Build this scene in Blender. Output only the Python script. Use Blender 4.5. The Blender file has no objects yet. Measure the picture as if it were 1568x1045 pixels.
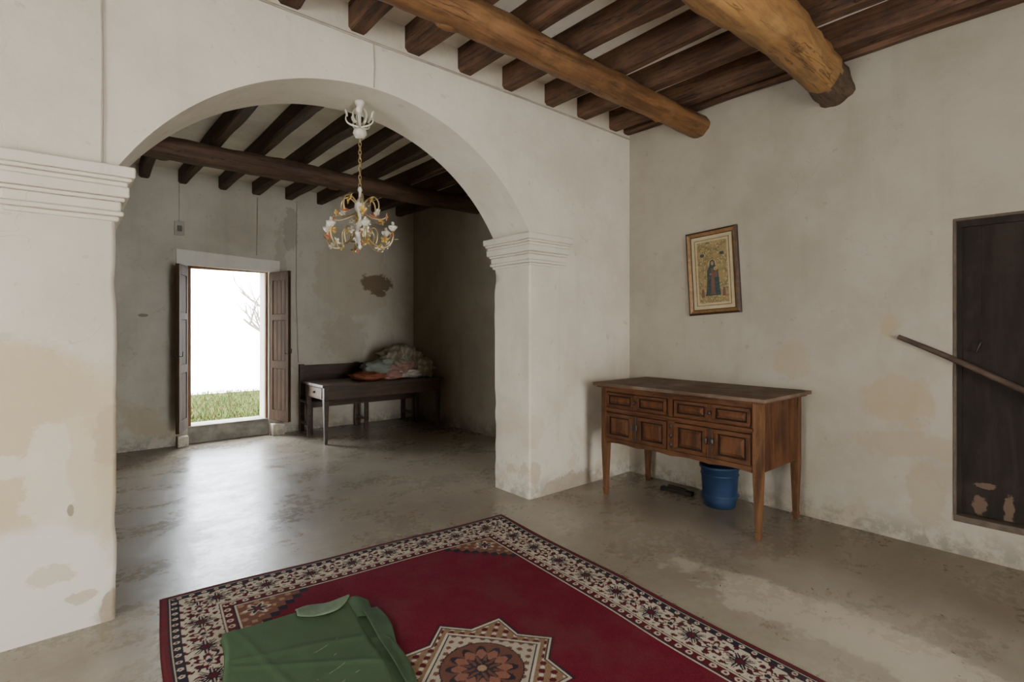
import bpy, math, random
import numpy as np
from mathutils import Vector, Matrix, noise
random.seed(7)
D = bpy.data
scene = bpy.context.scene
COL = scene.collection

# ------------------------------------------------------------------ materials
def new_mat(name):
    m = D.materials.new(name); m.use_nodes = True
    nt = m.node_tree
    return m, nt, nt.nodes['Principled BSDF']

def N(nt, typ, **kw):
    n = nt.nodes.new(typ)
    for k, v in kw.items():
        setattr(n, k, v)
    return n

def setin(n, name, val):
    n.inputs[name].default_value = val

def noise_n(nt, vec, scale, detail=5, rough=0.6, dist=0.0):
    n = N(nt, 'ShaderNodeTexNoise')
    setin(n, 'Scale', scale); setin(n, 'Detail', detail); setin(n, 'Roughness', rough); setin(n, 'Distortion', dist)
    nt.links.new(vec, n.inputs['Vector'])
    return n.outputs['Fac']

def maprange(nt, val, a, b, c=0.0, d=1.0, smooth=True):
    n = N(nt, 'ShaderNodeMapRange')
    n.interpolation_type = 'SMOOTHSTEP' if smooth else 'LINEAR'
    setin(n, 'From Min', a); setin(n, 'From Max', b); setin(n, 'To Min', c); setin(n, 'To Max', d)
    nt.links.new(val, n.inputs['Value'])
    return n.outputs['Result']

def math_n(nt, op, a, b=None):
    n = N(nt, 'ShaderNodeMath', operation=op)
    for i, x in enumerate((a, b)):
        if x is None: continue
        if isinstance(x, (int, float)): n.inputs[i].default_value = x
        else: nt.links.new(x, n.inputs[i])
    return n.outputs[0]

def mix(nt, fac, a, b):
    n = N(nt, 'ShaderNodeMix', data_type='RGBA')
    if isinstance(fac, (int, float)): n.inputs['Factor'].default_value = fac
    else: nt.links.new(fac, n.inputs['Factor'])
    for nm, x in (('A', a), ('B', b)):
        s = [i for i in n.inputs if i.name == nm and i.type == 'RGBA'][0]
        if isinstance(x, tuple): s.default_value = (*x[:3], 1)
        else: nt.links.new(x, s)
    return [o for o in n.outputs if o.type == 'RGBA'][0]

def bump(nt, bsdf, h, strength, dist):
    b = N(nt, 'ShaderNodeBump')
    setin(b, 'Strength', strength); setin(b, 'Distance', dist)
    nt.links.new(h, b.inputs['Height'])
    nt.links.new(b.outputs[0], bsdf.inputs['Normal'])

def objvec(nt, scale=(1, 1, 1), loc=(0, 0, 0)):
    tc = N(nt, 'ShaderNodeTexCoord')
    mp = N(nt, 'ShaderNodeMapping')
    mp.inputs['Scale'].default_value = scale
    mp.inputs['Location'].default_value = loc
    nt.links.new(tc.outputs['Object'], mp.inputs['Vector'])
    return mp.outputs[0]

def ellipse(nt, c, r, wob=0.7, nscale=4.0, soft=0.12):
    """mask of an irregular ellipsoidal patch centred at c with radii r (metres)"""
    tc = N(nt, 'ShaderNodeTexCoord')
    s = N(nt, 'ShaderNodeVectorMath', operation='SUBTRACT'); s.inputs[1].default_value = c
    nt.links.new(tc.outputs['Object'], s.inputs[0])
    d = N(nt, 'ShaderNodeVectorMath', operation='DIVIDE'); d.inputs[1].default_value = r
    nt.links.new(s.outputs[0], d.inputs[0])
    l = N(nt, 'ShaderNodeVectorMath', operation='LENGTH'); nt.links.new(d.outputs[0], l.inputs[0])
    nz = noise_n(nt, tc.outputs['Object'], nscale, 8, 0.68)
    nn = math_n(nt, 'MULTIPLY', math_n(nt, 'SUBTRACT', nz, 0.5), wob*2.6)
    v = math_n(nt, 'ADD', l.outputs['Value'], nn)
    return maprange(nt, v, 1.0-soft, 1.0+soft, 1.0, 0.0)

def plaster(name, base=(0.62, 0.545, 0.43), dark=(0.53, 0.458, 0.352), patches=(), lowstain=0.6, rough=0.88):
    m, nt, b = new_mat(name)
    v = objvec(nt)
    n1 = noise_n(nt, v, 1.3, 7, 0.65)
    c = mix(nt, maprange(nt, n1, 0.35, 0.7), base, dark)
    tc = N(nt, 'ShaderNodeTexCoord'); sp = N(nt, 'ShaderNodeSeparateXYZ')
    nt.links.new(tc.outputs['Object'], sp.inputs[0])
    low = maprange(nt, sp.outputs['Z'], 0.0, 1.6, 1.0, 0.0)
    n2 = noise_n(nt, v, 2.6, 8, 0.66, 0.4)
    st = math_n(nt, 'MULTIPLY', maprange(nt, n2, 0.52, 0.57), math_n(nt, 'MULTIPLY', low, lowstain))
    c = mix(nt, st, c, tuple(a*b_ for a, b_ in zip(base, (0.84, 0.74, 0.60))))
    vs_ = objvec(nt, (5.0, 5.0, 0.6))
    n6 = noise_n(nt, vs_, 1.0, 5, 0.6)
    c = mix(nt, math_n(nt, 'MULTIPLY', maprange(nt, n6, 0.52, 0.75), 0.25), c, tuple(x*0.74 for x in dark))
    n3 = noise_n(nt, v, 9.0, 6, 0.7)
    lo2 = maprange(nt, sp.outputs['Z'], 0.0, 0.25, 1.0, 0.0)
    st2 = math_n(nt, 'MULTIPLY', maprange(nt, n3, 0.40, 0.58), lo2)
    c = mix(nt, math_n(nt, 'MULTIPLY', st2, 0.75), c, tuple(x*0.42 for x in base))
    n5 = noise_n(nt, v, 10.0, 4, 0.6)
    c = mix(nt, math_n(nt, 'MULTIPLY', maprange(nt, n5, 0.66, 0.70), 0.5), c, tuple(x*0.65 for x in base))
    n7 = noise_n(nt, v, 1.1, 4, 0.55, 0.8)
    ck = maprange(nt, math_n(nt, 'ABSOLUTE', math_n(nt, 'SUBTRACT', n7, 0.53)), 0.0, 0.0016, 1.0, 0.0)
    ck = math_n(nt, 'MULTIPLY', ck, maprange(nt, noise_n(nt, v, 1.9, 2, 0.5), 0.52, 0.6))
    c = mix(nt, math_n(nt, 'MULTIPLY', ck, 0.35), c, tuple(x*0.5 for x in dark))
    for p in patches:
        mk = ellipse(nt, p[0], p[1], p[3], p[4])
        if len(p) > 5: mk = math_n(nt, 'MULTIPLY', mk, p[5])
        c = mix(nt, mk, c, p[2])
    nt.links.new(c, b.inputs['Base Color'])
    setin(b, 'Roughness', rough); setin(b, 'Specular IOR Level', 0.2)
    h = math_n(nt, 'ADD', noise_n(nt, v, 4.0, 8, 0.58), math_n(nt, 'MULTIPLY', noise_n(nt, v, 60, 3, 0.5), 0.06))
    bump(nt, b, h, 0.40, 0.025)
    return m

def wood(name, c1, c2, axis='y', scale=3.0, rough=0.6, stretch=12, bstr=0.4, third=None, crack=0.0, spec=0.3):
    m, nt, b = new_mat(name)
    s = [stretch]*3; s['xyz'.index(axis)] = 1.0
    v = objvec(nt, tuple(k*scale/3 for k in s))
    n1 = noise_n(nt, v, 1.6, 9, 0.7, 0.6)
    c = mix(nt, maprange(nt, n1, 0.36, 0.64), c1, c2)
    v2 = objvec(nt)
    n2 = noise_n(nt, v2, 3.5, 5, 0.65)
    c = mix(nt, math_n(nt, 'MULTIPLY', maprange(nt, n2, 0.45, 0.7), 0.5), c, third if third else tuple(x*0.45 for x in c1))
    h = n1
    if crack:
        s2 = [11.0]*3; s2['xyz'.index(axis)] = 0.45
        n4 = noise_n(nt, objvec(nt, tuple(s2)), 2.0, 4, 0.5, 0.1)
        ck = maprange(nt, math_n(nt, 'ABSOLUTE', math_n(nt, 'SUBTRACT', n4, 0.5)), 0.0, 0.012, 1.0, 0.0)
        ck = math_n(nt, 'MULTIPLY', ck, maprange(nt, noise_n(nt, v2, 1.8, 3, 0.5), 0.42, 0.55))
        c = mix(nt, math_n(nt, 'MULTIPLY', ck, crack), c, tuple(x*0.25 for x in c2))
        h = math_n(nt, 'SUBTRACT', n1, math_n(nt, 'MULTIPLY', ck, 0.6))
    nt.links.new(c, b.inputs['Base Color'])
    setin(b, 'Roughness', rough); setin(b, 'Specular IOR Level', spec)
    bump(nt, b, h, bstr, 0.012)
    return m

def plain(name, c, rough=0.6, metal=0.0, var=0.25, nscale=8.0, bstr=0.15):
    m, nt, b = new_mat(name)
    v = objvec(nt)
    n1 = noise_n(nt, v, nscale, 4, 0.6)
    cc = mix(nt, maprange(nt, n1, 0.3, 0.7), c, tuple(x*(1-var) for x in c))
    nt.links.new(cc, b.inputs['Base Color'])
    setin(b, 'Roughness', rough); setin(b, 'Metallic', metal)
    if rough > 0.7: setin(b, 'Specular IOR Level', 0.2)
    if bstr: bump(nt, b, noise_n(nt, v, nscale*4, 4, 0.6), bstr, 0.004)
    return m

# ------------------------------------------------------------------ mesh builder
class MB:
    def __init__(s):
        s.v = []; s.f = []; s.m = []; s.s = []
    def add(s, vs, fs, mat=0, smooth=False, M=None):
        o = len(s.v)
        for p in vs:
            p = Vector(p)
            if M is not None: p = M @ p
            s.v.append(tuple(p))
        for f in fs:
            s.f.append(tuple(i+o for i in f)); s.m.append(mat); s.s.append(smooth)
    def box(s, x0, x1, y0, y1, z0, z1, mat=0, M=None):
        vs = [(x0,y0,z0),(x1,y0,z0),(x1,y1,z0),(x0,y1,z0),(x0,y0,z1),(x1,y0,z1),(x1,y1,z1),(x0,y1,z1)]
        fs = [(0,3,2,1),(4,5,6,7),(0,1,5,4),(1,2,6,5),(2,3,7,6),(3,0,4,7)]
        s.add(vs, fs, mat, False, M)
    def hexa(s, bot, top, mat=0, M=None):
        s.add(list(bot)+list(top), [(0,3,2,1),(4,5,6,7),(0,1,5,4),(1,2,6,5),(2,3,7,6),(3,0,4,7)], mat, False, M)
    def tube(s, path, radii, n=8, mat=0, M=None, jit=0.0, seed=0.0, caps=True, smooth=True):
        path = [Vector(p) for p in path]
        if isinstance(radii, (int, float)): radii = [radii]*len(path)
        vs = []; prev = None
        for i, p in enumerate(path):
            t = (path[min(i+1, len(path)-1)] - path[max(i-1, 0)]).normalized()
            if prev is None:
                a = Vector((0,0,1)) if abs(t.z) < 0.9 else Vector((1,0,0))
                u = t.cross(a).normalized()
            else:
                u = (prev - t*prev.dot(t)).normalized()
            prev = u; w = t.cross(u)
            for k in range(n):
                an = 2*math.pi*k/n
                d = u*math.cos(an)+w*math.sin(an)
                r = radii[i]
                if jit:
                    q = p*1.6 + d*0.7 + Vector((seed,0,0))
                    r *= 1 + jit*noise.noise(q) + jit*0.4*noise.noise(q*4)
                vs.append(p+d*r)
        fs = []
        for i in range(len(path)-1):
            for k in range(n):
                k2 = (k+1) % n
                fs.append((i*n+k, i*n+k2, (i+1)*n+k2, (i+1)*n+k))
        s.add(vs, fs, mat, smooth, M)
        if caps:
            s.add(vs[:n], [tuple(range(n))[::-1]], mat, False, M)
            s.add(vs[-n:], [tuple(range(n))], mat, False, M)
    def sphere(s, c, r, mat=0, nu=10, nv=7, M=None, R=None, wr=0.0, ws=6.0, seed=0):
        if isinstance(r, (int, float)): r = (r, r, r)
        c = Vector(c); vs = []
        for j in range(nv+1):
            ph = math.pi*j/nv
            for i in range(nu):
                th = 2*math.pi*i/nu
                d = Vector((math.sin(ph)*math.cos(th), math.sin(ph)*math.sin(th), math.cos(ph)))
                k = 1.0
                if wr: k += wr*noise.noise(d*ws*0.5+Vector((seed,seed,0))) + wr*0.5*noise.noise(d*ws+Vector((seed,0,0)))
                p = Vector((d.x*r[0]*k, d.y*r[1]*k, d.z*r[2]*k))
                if R is not None: p = R @ p
                vs.append(c+p)
        fs = []
        for j in range(nv):
            for i in range(nu):
                i2 = (i+1) % nu
                fs.append((j*nu+i, (j+1)*nu+i, (j+1)*nu+i2, j*nu+i2))
        s.add(vs, fs, mat, True, M)
    def lathe(s, c, prof, mat=0, n=20, M=None, smooth=True):
        c = Vector(c); vs = []
        for r, z in prof:
            for k in range(n):
                a = 2*math.pi*k/n
                vs.append(c+Vector((r*math.cos(a), r*math.sin(a), z)))
        fs = []
        for i in range(len(prof)-1):
            for k in range(n):
                k2 = (k+1) % n
                fs.append((i*n+k, i*n+k2, (i+1)*n+k2, (i+1)*n+k))
        s.add(vs, fs, mat, smooth, M)
    def obj(s, name, mats, bevel=0.0, segs=2):
        me = D.meshes.new(name)
        me.from_pydata(s.v, [], s.f)
        for m in mats: me.materials.append(m)
        me.polygons.foreach_set('material_index', s.m)
        me.polygons.foreach_set('use_smooth', s.s)
        me.update()
        o = D.objects.new(name, me); COL.objects.link(o)
        if bevel:
            b = o.modifiers.new('bevel', 'BEVEL'); b.width = bevel; b.segments = segs; b.limit_method = 'ANGLE'
            b.angle_limit = math.radians(40)
        return o

# ------------------------------------------------------------------ dimensions
XR = 4.5; YA, YB = 3.38, 3.88; YF = 7.83
XL = -3.0; YN = -2.5
AX0, AX1 = 0.21, 3.09
ZS, ZC = 2.32, 3.15
CZ = 3.67; CZB = 3.50

# ------------------------------------------------------------------ shell materials
m_arch = plaster('plaster_arch_wall', patches=[
    ((-0.25, 3.38, 0.98), (0.52, 0.6, 0.42), (0.51, 0.395, 0.235), 0.45, 2.4, 0.85),
    ((-0.22, 3.38, 0.85), (0.12, 0.6, 0.06), (0.60, 0.53, 0.42), 0.9, 6.0, 0.8),
    ((0.0, 3.38, 0.75), (0.14, 0.6, 0.28), (0.61, 0.53, 0.41), 0.8, 6.0, 0.8),
    ((0.12, 3.38, 0.85), (0.10, 0.6, 0.50), (0.52, 0.42, 0.27), 0.8, 5.0, 0.6),
    ((-0.2, 3.38, 0.22), (0.42, 0.6, 0.34), (0.65, 0.595, 0.495), 0.35, 2.5, 0.95),
    ((0.03, 3.38, 0.60), (0.012, 0.3, 0.03), (0.22, 0.17, 0.12), 0.5, 20.0, 0.8),
    ((0.17, 3.38, 0.95), (0.05, 0.3, 0.16), (0.44, 0.34, 0.22), 0.8, 14.0, 0.7),
    ((-0.05, 3.38, 0.30), (0.10, 0.3, 0.05), (0.50, 0.41, 0.27), 0.9, 12.0, 0.7),
    ((0.08, 3.38, 0.16), (0.06, 0.3, 0.03), (0.42, 0.33, 0.21), 0.9, 14.0, 0.7),
    ((0.19, 3.38, 0.06), (0.05, 0.3, 0.10), (0.30, 0.23, 0.15), 0.5, 9.0, 0.8),
    ((3.15, 3.38, 0.22), (0.07, 0.6, 0.10), (0.40, 0.31, 0.20), 0.7, 10.0, 0.6),
    ((3.62, 3.38, 0.02), (0.42, 0.6, 0.12), (0.34, 0.27, 0.19), 0.8, 8.0, 0.8)], lowstain=0.5)
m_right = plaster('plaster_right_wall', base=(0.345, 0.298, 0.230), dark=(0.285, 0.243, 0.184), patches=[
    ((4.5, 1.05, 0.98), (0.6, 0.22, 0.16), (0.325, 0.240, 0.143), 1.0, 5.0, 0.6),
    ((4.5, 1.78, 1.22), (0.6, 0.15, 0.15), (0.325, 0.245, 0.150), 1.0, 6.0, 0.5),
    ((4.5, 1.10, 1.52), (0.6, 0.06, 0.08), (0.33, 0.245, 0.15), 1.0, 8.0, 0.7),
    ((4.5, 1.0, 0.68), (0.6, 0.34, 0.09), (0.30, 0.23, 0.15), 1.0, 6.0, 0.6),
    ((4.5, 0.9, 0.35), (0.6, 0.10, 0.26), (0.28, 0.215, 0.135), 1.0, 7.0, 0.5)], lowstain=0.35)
m_far = plaster('plaster_far_wall', base=(0.57, 0.525, 0.435), dark=(0.45, 0.405, 0.325), patches=[
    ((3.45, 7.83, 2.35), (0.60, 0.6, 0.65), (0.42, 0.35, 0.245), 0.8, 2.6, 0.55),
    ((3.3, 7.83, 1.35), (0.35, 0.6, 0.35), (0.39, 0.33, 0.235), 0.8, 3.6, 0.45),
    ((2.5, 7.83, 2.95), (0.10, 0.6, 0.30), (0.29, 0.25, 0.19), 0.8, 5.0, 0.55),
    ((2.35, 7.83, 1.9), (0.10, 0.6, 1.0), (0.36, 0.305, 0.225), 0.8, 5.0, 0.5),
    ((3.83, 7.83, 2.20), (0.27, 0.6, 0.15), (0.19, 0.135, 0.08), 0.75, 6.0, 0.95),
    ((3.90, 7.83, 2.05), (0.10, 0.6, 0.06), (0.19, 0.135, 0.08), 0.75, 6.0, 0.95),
    ((0.75, 7.83, 1.65), (0.05, 0.6, 0.02), (0.2, 0.17, 0.13), 0.5, 14.0, 0.8)], lowstain=0.6)
m_ceil = plaster('plaster_ceiling', base=(0.72, 0.66, 0.56), dark=(0.55, 0.485, 0.39), lowstain=0)
m_trim = plaster('plaster_capital', base=(0.63, 0.56, 0.45), dark=(0.56, 0.49, 0.385), lowstain=0)

# floor
m_floor, nt, b = new_mat('polished_concrete_floor')
v = objvec(nt)
n1 = noise_n(nt, v, 0.8, 8, 0.62, 0.3)
n2 = noise_n(nt, v, 2.4, 9, 0.70, 0.3)
n3 = noise_n(nt, v, 18.0, 6, 0.75)
n4 = noise_n(nt, v, 1.7, 6, 0.6, 0.6)
n8 = noise_n(nt, objvec(nt, (1.0, 1.35, 1), (3, 5, 0)), 1.7, 9, 0.66, 0.25)
c = mix(nt, maprange(nt, n1, 0.38, 0.62), (0.285, 0.243, 0.182), (0.215, 0.178, 0.129))
c = mix(nt, math_n(nt, 'MULTIPLY', maprange(nt, n2, 0.50, 0.64), 0.4), c, (0.35, 0.305, 0.235))
c = mix(nt, math_n(nt, 'MULTIPLY', maprange(nt, n3, 0.50, 0.72), 0.22), c, (0.16, 0.128, 0.095))
ring_ = maprange(nt, math_n(nt, 'ABSOLUTE', math_n(nt, 'SUBTRACT', n4, 0.5)), 0.0, 0.008, 1.0, 0.0)
c = mix(nt, math_n(nt, 'MULTIPLY', ring_, 0.13), c, (0.44, 0.385, 0.30))
e1 = ellipse(nt, (2.95, 1.00, 0), (0.20, 0.80, 1), 1.0, 4.0)  # worn pale concrete plus a reflected light patch, both painted into the colour
c = mix(nt, math_n(nt, 'MULTIPLY', e1, 0.6), c, (0.50, 0.44, 0.34))
e2 = ellipse(nt, (4.1, 1.2, 0), (0.60, 2.0, 1), 0.7, 2.0, 0.6)  # dimmer light along the right wall, painted into the floor colour
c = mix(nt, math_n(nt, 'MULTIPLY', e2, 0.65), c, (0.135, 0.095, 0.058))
nt.links.new(c, b.inputs['Base Color'])
r = math_n(nt, 'ADD', maprange(nt, n8, 0.38, 0.62, 0.22, 0.34), math_n(nt, 'MULTIPLY', maprange(nt, n3, 0.4, 0.65), 0.08))
nt.links.new(r, b.inputs['Roughness'])
setin(b, 'Specular IOR Level', 0.5)
hh = math_n(nt, 'ADD', noise_n(nt, v, 2.2, 6, 0.6), math_n(nt, 'MULTIPLY', n3, 0.10))
bump(nt, b, hh, 0.20, 0.018)

# ------------------------------------------------------------------ floor / ceilings
mb = MB(); mb.box(XL-0.4, XR+0.4, YN-0.4, YF+0.45, -0.15, 0.0); mb.obj('floor', [m_floor])
mb = MB(); mb.box(XL, XR, YN, YA, CZ, CZ+0.1); mb.obj('ceiling', [m_ceil])
mb = MB(); mb.box(XL, XR, YB, YF, CZB, CZB+0.1); mb.obj('ceiling.001', [m_ceil])
m_roof = plain('roof_tiles', (0.25, 0.12, 0.07))
mb = MB(); mb.box(XL-0.4, XR+0.4, YN-0.4, YF+0.5, CZ+0.12, CZ+0.25); mb.obj('roof', [m_roof])

# ------------------------------------------------------------------ arch wall
mb = MB()
def archz(x):
    if x <= AX0 or x >= AX1: return ZS
    h = (AX1-AX0)/2; rise = ZC-ZS
    R = (h*h+rise*rise)/(2*rise)
    return ZC-R+math.sqrt(max(R*R-(x-(AX0+AX1)/2)**2, 0))
ZT = CZ+0.1
xs = [XL]+[AX0+(AX1-AX0)*i/72 for i in range(73)]+[XR]
vs = []
for x in xs:
    z = archz(x)
    vs += [(x, YA, z), (x, YA, ZT), (x, YB, z), (x, YB, ZT)]
fs = []; fsm = []
for i in range(len(xs)-1):
    a = i*4; c_ = a+4
    fs += [(a, c_, c_+1, a+1), (c_+2, a+2, a+3, c_+3), (a+1, c_+1, c_+3, a+3)]
    fsm += [(a+2, c_+2, c_, a)]
mb.add(vs, fs, 0)
mb.add([p for p in vs], [f for k, f in enumerate(fsm) if 0 < k < len(fsm)-1], 0, True)
def pier(xa, xe, sx):
    """pier from far end xa to arch jamb xe; rounded worn arrises at the jamb"""
    r = 0.022; outl = []
    for k in range(7): outl.append((xa+(xe-sx*r-xa)*k/6, YA, 0))
    for k in range(1, 5):
        a = math.pi/2*k/5
        outl.append((xe-sx*r+sx*r*math.sin(a), YA+r-r*math.cos(a), 1))
    for k in range(5): outl.append((xe, YA+r+(YB-YA-2*r)*k/4, 0))
    for k in range(1, 5):
        a = math.pi/2*k/5
        outl.append((xe-sx*r+sx*r*math.cos(a), YB-r+r*math.sin(a), 1))
    for k in range(7): outl.append((xe-sx*r+(xa-xe+sx*r)*k/6, YB, 0))
    n = len(outl); nz = 90; vv = []
    for j in range(nz+1):
        z = ZS*j/nz
        for (x, y, cn) in outl:
            k = 0.0
            if abs(x-xa) > 0.05:
                k = 0.006*noise.noise(Vector((x*2, y*2, z*2.2)))
                if cn or abs(x-xe) < 0.03:
                    k -= 0.010*max(0, noise.noise(Vector((x*3, y*3, z*7))))
            dx = sx*k if abs(x-xe) < 0.03 else 0
            dy = (-k if y < (YA+YB)/2 else k) if cn or abs(x-xe) > 0.02 else 0
            vv.append((x+dx, y+dy, z))
    ff = []
    for j in range(nz):
        for k in range(n-1):
            q = (j*n+k, j*n+k+1, (j+1)*n+k+1, (j+1)*n+k)
            ff.append(q if sx > 0 else q[::-1])
    mb.add(vv, ff, 0, True)
pier(XL, AX0, 1)
pier(XR, AX1, -1)
mb.obj('wall_arch', [m_arch])

def capital(x0, x1, name):
    b_ = MB()
    prof = [(0.075, ZS-0.055, ZS), (0.062, ZS-0.075, ZS-0.055), (0.045, ZS-0.10, ZS-0.075), (0.052, ZS-0.155, ZS-0.10),
            (0.034, ZS-0.175, ZS-0.155), (0.020, ZS-0.225, ZS-0.175), (0.030, ZS-0.25, ZS-0.225), (0.012, ZS-0.275, ZS-0.25)]
    for p, z0, z1 in prof:
        b_.box(x0-p, x1+p, YA-p, YB+p, z0, z1)
    return b_.obj(name, [m_trim], bevel=0.009, segs=3)
capital(-0.20, AX0, 'trim_1')
capital(AX1, 3.50, 'trim_2')

# ------------------------------------------------------------------ right wall with cupboard niche
NY0, NY1, NZ0, NZ1 = -0.35, 0.743, 0.25, 2.205
T = 0.35
mb = MB()
mb.box(XR, XR+T, YN, NY0, 0, ZT)
mb.box(XR, XR+T, NY1, YF+0.5, 0, ZT)
mb.box(XR, XR+T, NY0, NY1, 0, NZ0)
mb.box(XR, XR+T, NY0, NY1, NZ1, ZT)
mb.box(XR+T-0.05, XR+T, NY0, NY1, NZ0, NZ1)
mb.obj('wall_right', [m_right])

# ------------------------------------------------------------------ far wall with french door opening
DX0, DX1, DZ0, DZ1 = 1.22, 2.20, 0.20, 2.30
YFO = YF+0.45
mb = MB()
mb.box(XL, DX0, YF, YFO, 0, ZT)
mb.box(DX1, XR, YF, YFO, 0, ZT)
mb.box(DX0, DX1, YF, YFO, DZ1, ZT)
mb.obj('wall_far', [m_far])
m_plainwall = plaster('plaster_side_walls', base=(0.50, 0.44, 0.35), dark=(0.43, 0.37, 0.29))
mb = MB()
WY0, WY1, WZ0, WZ1 = 0.5, 2.1, 0.8, 2.4
mb.box(XL-0.35, XL, YN, WY0, 0, ZT); mb.box(XL-0.35, XL, WY1, YFO, 0, ZT)
mb.box(XL-0.35, XL, WY0, WY1, 0, WZ0); mb.box(XL-0.35, XL, WY0, WY1, WZ1, ZT)
mb.obj('wall_left', [m_plainwall])
mb = MB()
BX0, BX1, BZ1 = 0.7, 2.1, 2.4
mb.box(XL, BX0, YN-0.35, YN, 0, ZT); mb.box(BX1, XR, YN-0.35, YN, 0, ZT); mb.box(BX0, BX1, YN-0.35, YN, BZ1, ZT)
mb.obj('wall_near', [m_plainwall])

# lintel plaster band + sill + plinths round the french door
m_sill = plain('sill_stone', (0.36, 0.33, 0.28), 0.75, var=0.4)
mb = MB()
mb.hexa([(1.09,YF-0.03,2.30),(2.34,YF-0.03,2.27),(2.34,YF,2.27),(1.09,YF,2.30)],
        [(1.09,YF-0.03,2.50),(2.34,YF-0.03,2.44),(2.34,YF,2.44),(1.09,YF,2.50)], 0)
mb.obj('trim_3', [plaster('plaster_lintel', base=(0.80, 0.76, 0.68), dark=(0.70, 0.65, 0.57), lowstain=0)], bevel=0.006)
mb = MB()
mb.box(DX0, DX1, YF+0.02, YFO+0.05, 0, DZ0, 0)
mb.box(DX0, DX1, YF+0.02, YF+0.10, DZ0, DZ0+0.025, 0)
mb.obj('door_sill', [m_sill], bevel=0.008)
mb = MB()
mb.box(DX1+0.01, DX1+0.17, YF-0.16, YF, 0, 0.16, 0)
mb.box(DX0-0.13, DX0-0.01, YF-0.14, YF, 0, 0.13, 0)
mb.obj('trim_4', [m_trim], bevel=0.01)

# ------------------------------------------------------------------ door frame & leaves
m_doorw = wood('weathered_door_wood', (0.085, 0.048, 0.026), (0.045, 0.026, 0.015), 'z', 3, 0.85, spec=0.1)
m_iron = plain('old_iron', (0.06, 0.05, 0.045), 0.5, 0.8)
m_frame = wood('door_frame_wood', (0.28, 0.14, 0.075), (0.17, 0.09, 0.05), 'z', 3, 0.75, spec=0.15)
mb = MB()
f0, f1 = YF+0.05, YF+0.11
mb.box(DX0, DX0+0.045, f0, f1, DZ0, DZ1); mb.box(DX1-0.03, DX1, f0, f1, DZ0, DZ1)
mb.box(DX0, DX1, f0, f1, DZ1-0.03, DZ1)
mb.obj('door_frame', [m_frame], bevel=0.004)

def leaf(name, hinge, end):
    h = Vector((*hinge, 0)); e = Vector((*end, 0))
    L = (e-h).length; ang = math.atan2(e.y-h.y, e.x-h.x)
    M = Matrix.Translation(h) @ Matrix.Rotation(ang, 4, 'Z')
    b_ = MB(); t = 0.02
    z0, z1 = DZ0+0.02, DZ1-0.03
    b_.box(0, 0.07, -t, t, z0, z1, 0, M); b_.box(L-0.07, L, -t, t, z0, z1, 0, M)
    for za, zb in ((z0, z0+0.14), (z0+0.72, z0+0.82), (z0+1.38, z0+1.46), (z1-0.12, z1)):
        b_.box(0.07, L-0.07, -t, t, za, zb, 0, M)
    for za, zb in ((z0+0.14, z0+0.72), (z0+0.82, z0+1.38), (z0+1.46, z1-0.12)):
        b_.box(0.07, L-0.07, -0.008, 0.008, za, zb, 0, M)
        for k in range(3):
            xa = 0.08+(L-0.16)*k/3
            b_.box(xa, xa+(L-0.16)/3-0.008, -0.013, 0.013, za+0.01, zb-0.01, 0, M)
    for z in (z0+0.25, z0+1.0, z1-0.25):
        b_.tube([(0, 0, z-0.05), (0, 0, z+0.05)], 0.018, 8, 1, M)
    b_.tube([(L-0.035, -0.02, 1.15), (L-0.035, -0.05, 1.15), (L-0.035, -0.052, 1.21)], 0.006, 6, 1, M)
    b_.tube([(L-0.035, 0.02, 1.15), (L-0.035, 0.05, 1.15), (L-0.035, 0.052, 1.21)], 0.006, 6, 1, M)
    return b_.obj(name, [m_doorw, m_iron], bevel=0.003)
leaf('door_1', (DX1+0.02, YF-0.03), (2.335, YF-0.46))
leaf('door_2', (DX0-0.02, YF-0.03), (1.045, YF-0.43))

# ------------------------------------------------------------------ niche door (dark planks) + sill
m_dark, nt, b = new_mat('dark_old_boards')
v = objvec(nt, (6, 6, 1))
n1 = noise_n(nt, v, 1.8, 8, 0.65, 0.5)
c = mix(nt, maprange(nt, n1, 0.35, 0.7), (0.015, 0.0105, 0.008), (0.024, 0.017, 0.013))
c = mix(nt, math_n(nt, 'MULTIPLY', maprange(nt, noise_n(nt, objvec(nt), 3, 5, 0.6), 0.5, 0.7), 0.4), c, (0.045, 0.028, 0.020))
for p in (((4.56, 0.63, 0.34), (0.3, 0.034, 0.060)), ((4.56, 0.49, 0.35), (0.3, 0.026, 0.085)), ((4.56, 0.60, 0.47), (0.3, 0.05, 0.02))):
    c = mix(nt, math_n(nt, 'MULTIPLY', ellipse(nt, p[0], p[1], 0.8, 20.0), 0.65), c, (0.15, 0.095, 0.062))
nt.links.new(c, b.inputs['Base Color']); setin(b, 'Roughness', 0.85); setin(b, 'Specular IOR Level', 0.2); bump(nt, b, n1, 0.4, 0.008)
mb = MB()
yy = NY0+0.02
k = 0
while yy < NY1-0.03:
    w = [0.31, 0.35, 0.29, 0.33][k % 4]; k += 1
    y2 = min(yy+w, NY1-0.02)
    mb.box(XR+0.055+0.002*(k % 2), XR+0.085, yy, y2, NZ0+0.02, NZ1-0.015)
    yy = y2
mb.box(XR+0.03, XR+0.09, NY1-0.03, NY1, NZ0+0.015, NZ1)
mb.box(XR+0.03, XR+0.09, NY0, NY0+0.035, NZ0+0.015, NZ1)
mb.box(XR+0.03, XR+0.09, NY0+0.035, NY1-0.03, NZ1-0.04, NZ1)
mb.tube([(XR+0.05, 0.64, 1.34), (XR+0.01, 0.64, 1.34), (XR+0.01, 0.62, 1.40), (XR+0.05, 0.62, 1.41)], 0.006, 6, 1)
mb.obj('door_3', [m_dark, m_iron], bevel=0.002)
mb = MB()
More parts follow.
